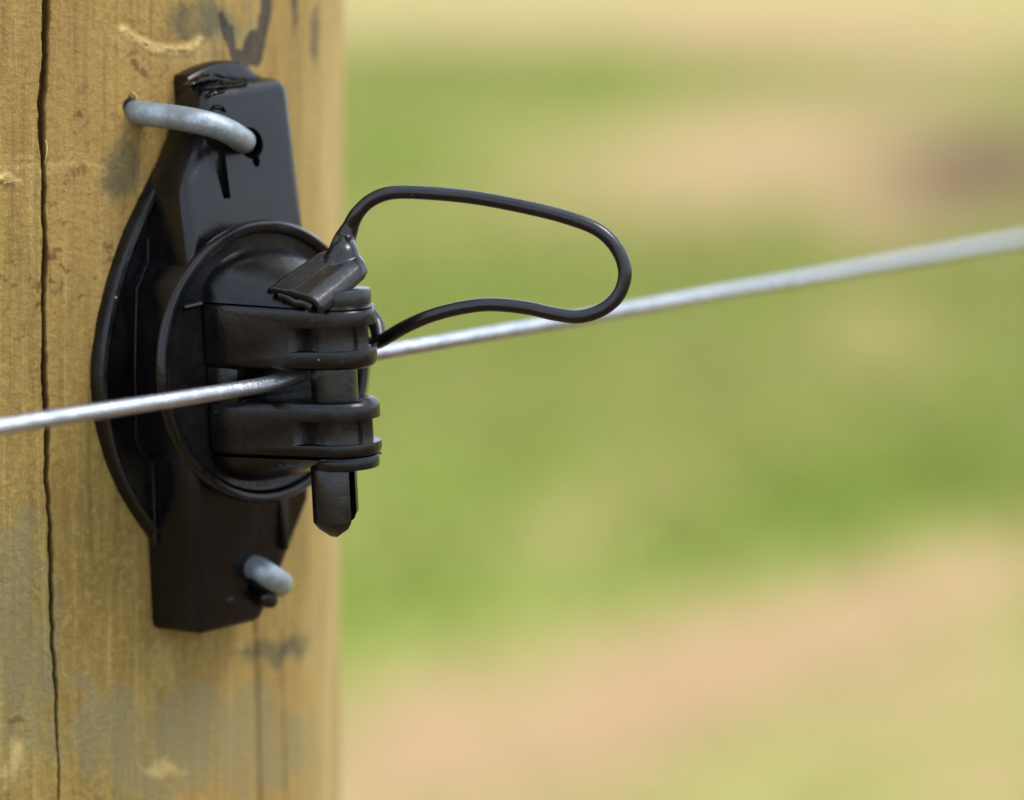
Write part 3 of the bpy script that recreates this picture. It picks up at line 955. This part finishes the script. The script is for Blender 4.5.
# head: a folded channel tilted up towards the loop
D0 = 394.0
k_ = D0 / FPX
av = nz([50, 40, -62]); bv = nz([50, -16, 30]); bv = nz(bv - (bv @ av) * av); cv = np.cross(bv, av)
if cv[1] < 0: cv = -cv
E0 = cpt(293, 297, D0 - 2.0)
prof_t = [(-4.2, -.9), (-4.1, -.35), (-3.6, .3), (-2.8, .62), (-1.9, .72), (-.9, .85), (-.35, 1.08), (.1, 1.0), (1.0, 1.0), (1.9, 1.1), (2.7, 1.0), (3.5, .55), (4.05, -.2), (4.25, -1.35)]
prof_b = [(3.5, -1.4), (3.3, -.55), (2.7, -.05), (1.4, -.1), (0, -.15), (-1.4, -.25), (-2.6, -.35), (-3.2, -.6), (-3.5, -.95)]
def hsec(t, wid, lift, flat=1.0):
    o = E0 + av * t + cv * lift
    r_ = []
    for (s_, c_) in prof_t + prof_b:
        r_.append(tuple(pl(o + bv * s_ * wid * 1.12 + cv * c_ * flat)))
    return r_
bm = bmesh.new()
loft(bm, [hsec(0, 1.04, 0), hsec(2.5, 1.04, .1), hsec(5, 1.03, .2), hsec(8, 1.0, .3), hsec(10.4, .97, .45), hsec(11.8, .86, .5), hsec(12.8, .62, .45, .8), hsec(13.2, .4, .4, .5)])
head_bm = bm
bm = bmesh.new()
q = pl(E0 + av * 1.2 + cv * -.3)
tube(bm, smooth_path([pl(E0 + av * .6 + bv * s_ + cv * (c_ - .2)) for s_, c_ in [(-2.8, -.5), (-1.4, -.45), (0, -.9), (1.4, -.6), (2.9, -.9)]], 4), [(.75, .55)] * 17, 10)
part('torn_sprue', bm, M_PIN, pin, smooth=60)
# neck and loop
loop = [(357, 214, 400.0), (370, 201, 399.5), (390, 193, 399), (420, 192.5, 398.5), (470, 197, 398), (520, 206, 397), (565, 217, 396.5), (598, 230, 396), (617, 249, 396), (625, 272, 396),
        (619, 294, 396.5), (603, 309, 397), (580, 316.5, 397.5), (555, 314, 398), (525, 307.5, 399), (490, 304.5, 400), (460, 308, 401), (430, 316, 402), (405, 327, 403.5), (388, 337, 405), (379, 342, 407), (373, 343, 410)]
bm = bmesh.new()
cs_ = [pl(E0 + av * 9.0 + cv * -.6), pl(E0 + av * 10.6 + cv * .1), pl(E0 + av * 11.6 + cv * 1.3)] + [pl(cpt(*p)) for p in [(344, 242, 401.0), (350, 228, 401.0)] + loop]
path = smooth_path(cs_, 8)
rr_ = np.interp(np.arange(len(path)), [0, 8, 16, 24, 34, 44], [2.2, 2.5, 2.3, 1.7, 1.15, .98])
tube(bm, path[30:], list(rr_)[30:], 18)
part('strap_loop', bm, M_PIN, pin, smooth=60)
tube(head_bm, path[:36], list(rr_)[:36], 24)           # the neck flows into the head
hm = link('head', bm_mesh('head', head_bm, smooth=180), M_PIN, pin)
rm_ = hm.modifiers.new('fuse', 'REMESH')
rm_.mode = 'VOXEL'
rm_.voxel_size = 0.00016
sm_ = hm.modifiers.new('soften', 'SMOOTH')
sm_.iterations = 16
sm_.factor = 0.5
bpy.context.view_layer.update()
bake(hm)
hm.data.polygons.foreach_set('use_smooth', [True] * len(hm.data.polygons))
hm.data.materials.clear()
hm.data.materials.append(M_PIN)
bm = bmesh.new()
e1 = pl(cpt(379, 338, 407)); e2 = pl(cpt(376, 324, 408)); e3 = pl(cpt(369, 314, 409))
tube(bm, smooth_path([pl(cpt(380, 343, 406.5)), e1, e2, e3], 6), list(np.interp(np.arange(19), [0, 9, 18], [1.0, 1.1, 1.3])), 14)
part('strap_root', bm, M_PIN, pin, smooth=60)

# ------------------------------------------------------------------ staples
def staple(pts, r, label):
    # pts in insulator local millimetres
    path = smooth_path(pts, 10)
    o0 = np.array(path[len(path) // 2])
    bm = bmesh.new()
    tube(bm, [np.array(p) - o0 for p in path], r, 24)
    me = bm_mesh('wire_staple', bm, smooth=60)
    o = link('wire_staple', me, M_STAPLE, None, INS_M @ Matrix.Translation(Vector(o0 * .001)))
    tag(o, label, 'staple', 'galvanised staples holding the insulator')
def onpost(px, py, lift):
    s, h_ = post_sh(px, py)
    c = PC + (PR + lift) * (math.cos(s / PR) * PN + math.sin(s / PR) * PT) + h_ * PA
    return to_local(c)
pL = onpost(136, 112, 0.2)
into = nz(to_local(PC + post_sh(136, 112)[1] * PA) - pL)
def at_n(px, py, n_): return np.array([*on_n(px, py, n_), n_])
pts = [pL + into * 14, pL + into * 4, pL + into * 1.0 + np.array([.1, 0, 0]), at_n(146, 114, pL[2] + 2.0), at_n(172, 117, 5.4), at_n(198, 121.5, 10.4), at_n(218, 127, 11.9), at_n(232, 133.5, 12.0), at_n(240, 139, 10.9),
       at_n(242, 141.5, 8.6), np.array([*on_n(242, 141.5, 8.6), 4]), np.array([*on_n(242, 141.5, 8.6), -10])]
staple(pts, 1.78, 'galvanised staple bridging the top of the black insulator, leg in bare wood')
p0 = at_n(262, 571, 10.2)
pts = [np.array([p0[0] - .6, p0[1] + .6, -12]), np.array([p0[0] - .6, p0[1] + .6, 4]), np.array([p0[0] - .5, p0[1] + .5, 9.3]), at_n(264, 572, 11.4), at_n(270, 576, 12.0), at_n(277, 580.5, 11.8)]
q = at_n(281, 583.5, 10.2)
pts += [q, q + np.array([1.0, -.7, -2.5]), q + np.array([1.6, -1.0, -8]), q + np.array([1.6, -1.0, -22])]
staple(pts, 1.78, 'galvanised staple poking out of the lower end of the black insulator')

# ------------------------------------------------------------------ fence wire
NWIRE = 23.6
c0 = on_n(318, 377, NWIRE)
midp = L(0, -2.0, NWIRE)
def wire_dir(px, py, wlen):
    # horizontal along W; height set so that it runs through the pixel
    for _ in range(1):
        pass
    r = ray(px, py)
    # intersect the ray with the plane n = NWIRE
    a, b = on_n(px, py, NWIRE)
    return a, b
la_, lb_ = on_n(300, 379, NWIRE)
ra_, rb_ = on_n(383, 352.5, NWIRE)
l0 = on_n(0, 427, NWIRE); r0 = on_n(1024, 239, NWIRE)
print('wire', l0, (la_, lb_), (ra_, rb_), r0)
lsl = (lb_ - l0[1]) / (la_ - l0[0]); rsl = (r0[1] - rb_) / (r0[0] - ra_)
pts = []
for wv in np.concatenate([np.linspace(-2200, -120, 30), np.linspace(-110, 110, 80), np.linspace(120, 6000, 60)]):
    ul = lb_ + lsl * (wv - la_); ur_ = rb_ + rsl * (wv - ra_)
    f = np.clip((wv + 10) / 20, 0, 1); f = f * f * (3 - 2 * f)
    pts.append((wv, ul * (1 - f) + ur_ * f + .06 * math.sin(wv * .09), NWIRE))
bm = bmesh.new()
tube(bm, pts, 1.12, 20)
me = bm_mesh('fence_wire', bm, smooth=60)
tag(link('fence_wire', me, M_WIRE, None, INS_M), 'taut shiny galvanised fence wire running through the insulator', 'wire')
bpy.context.view_layer.update()
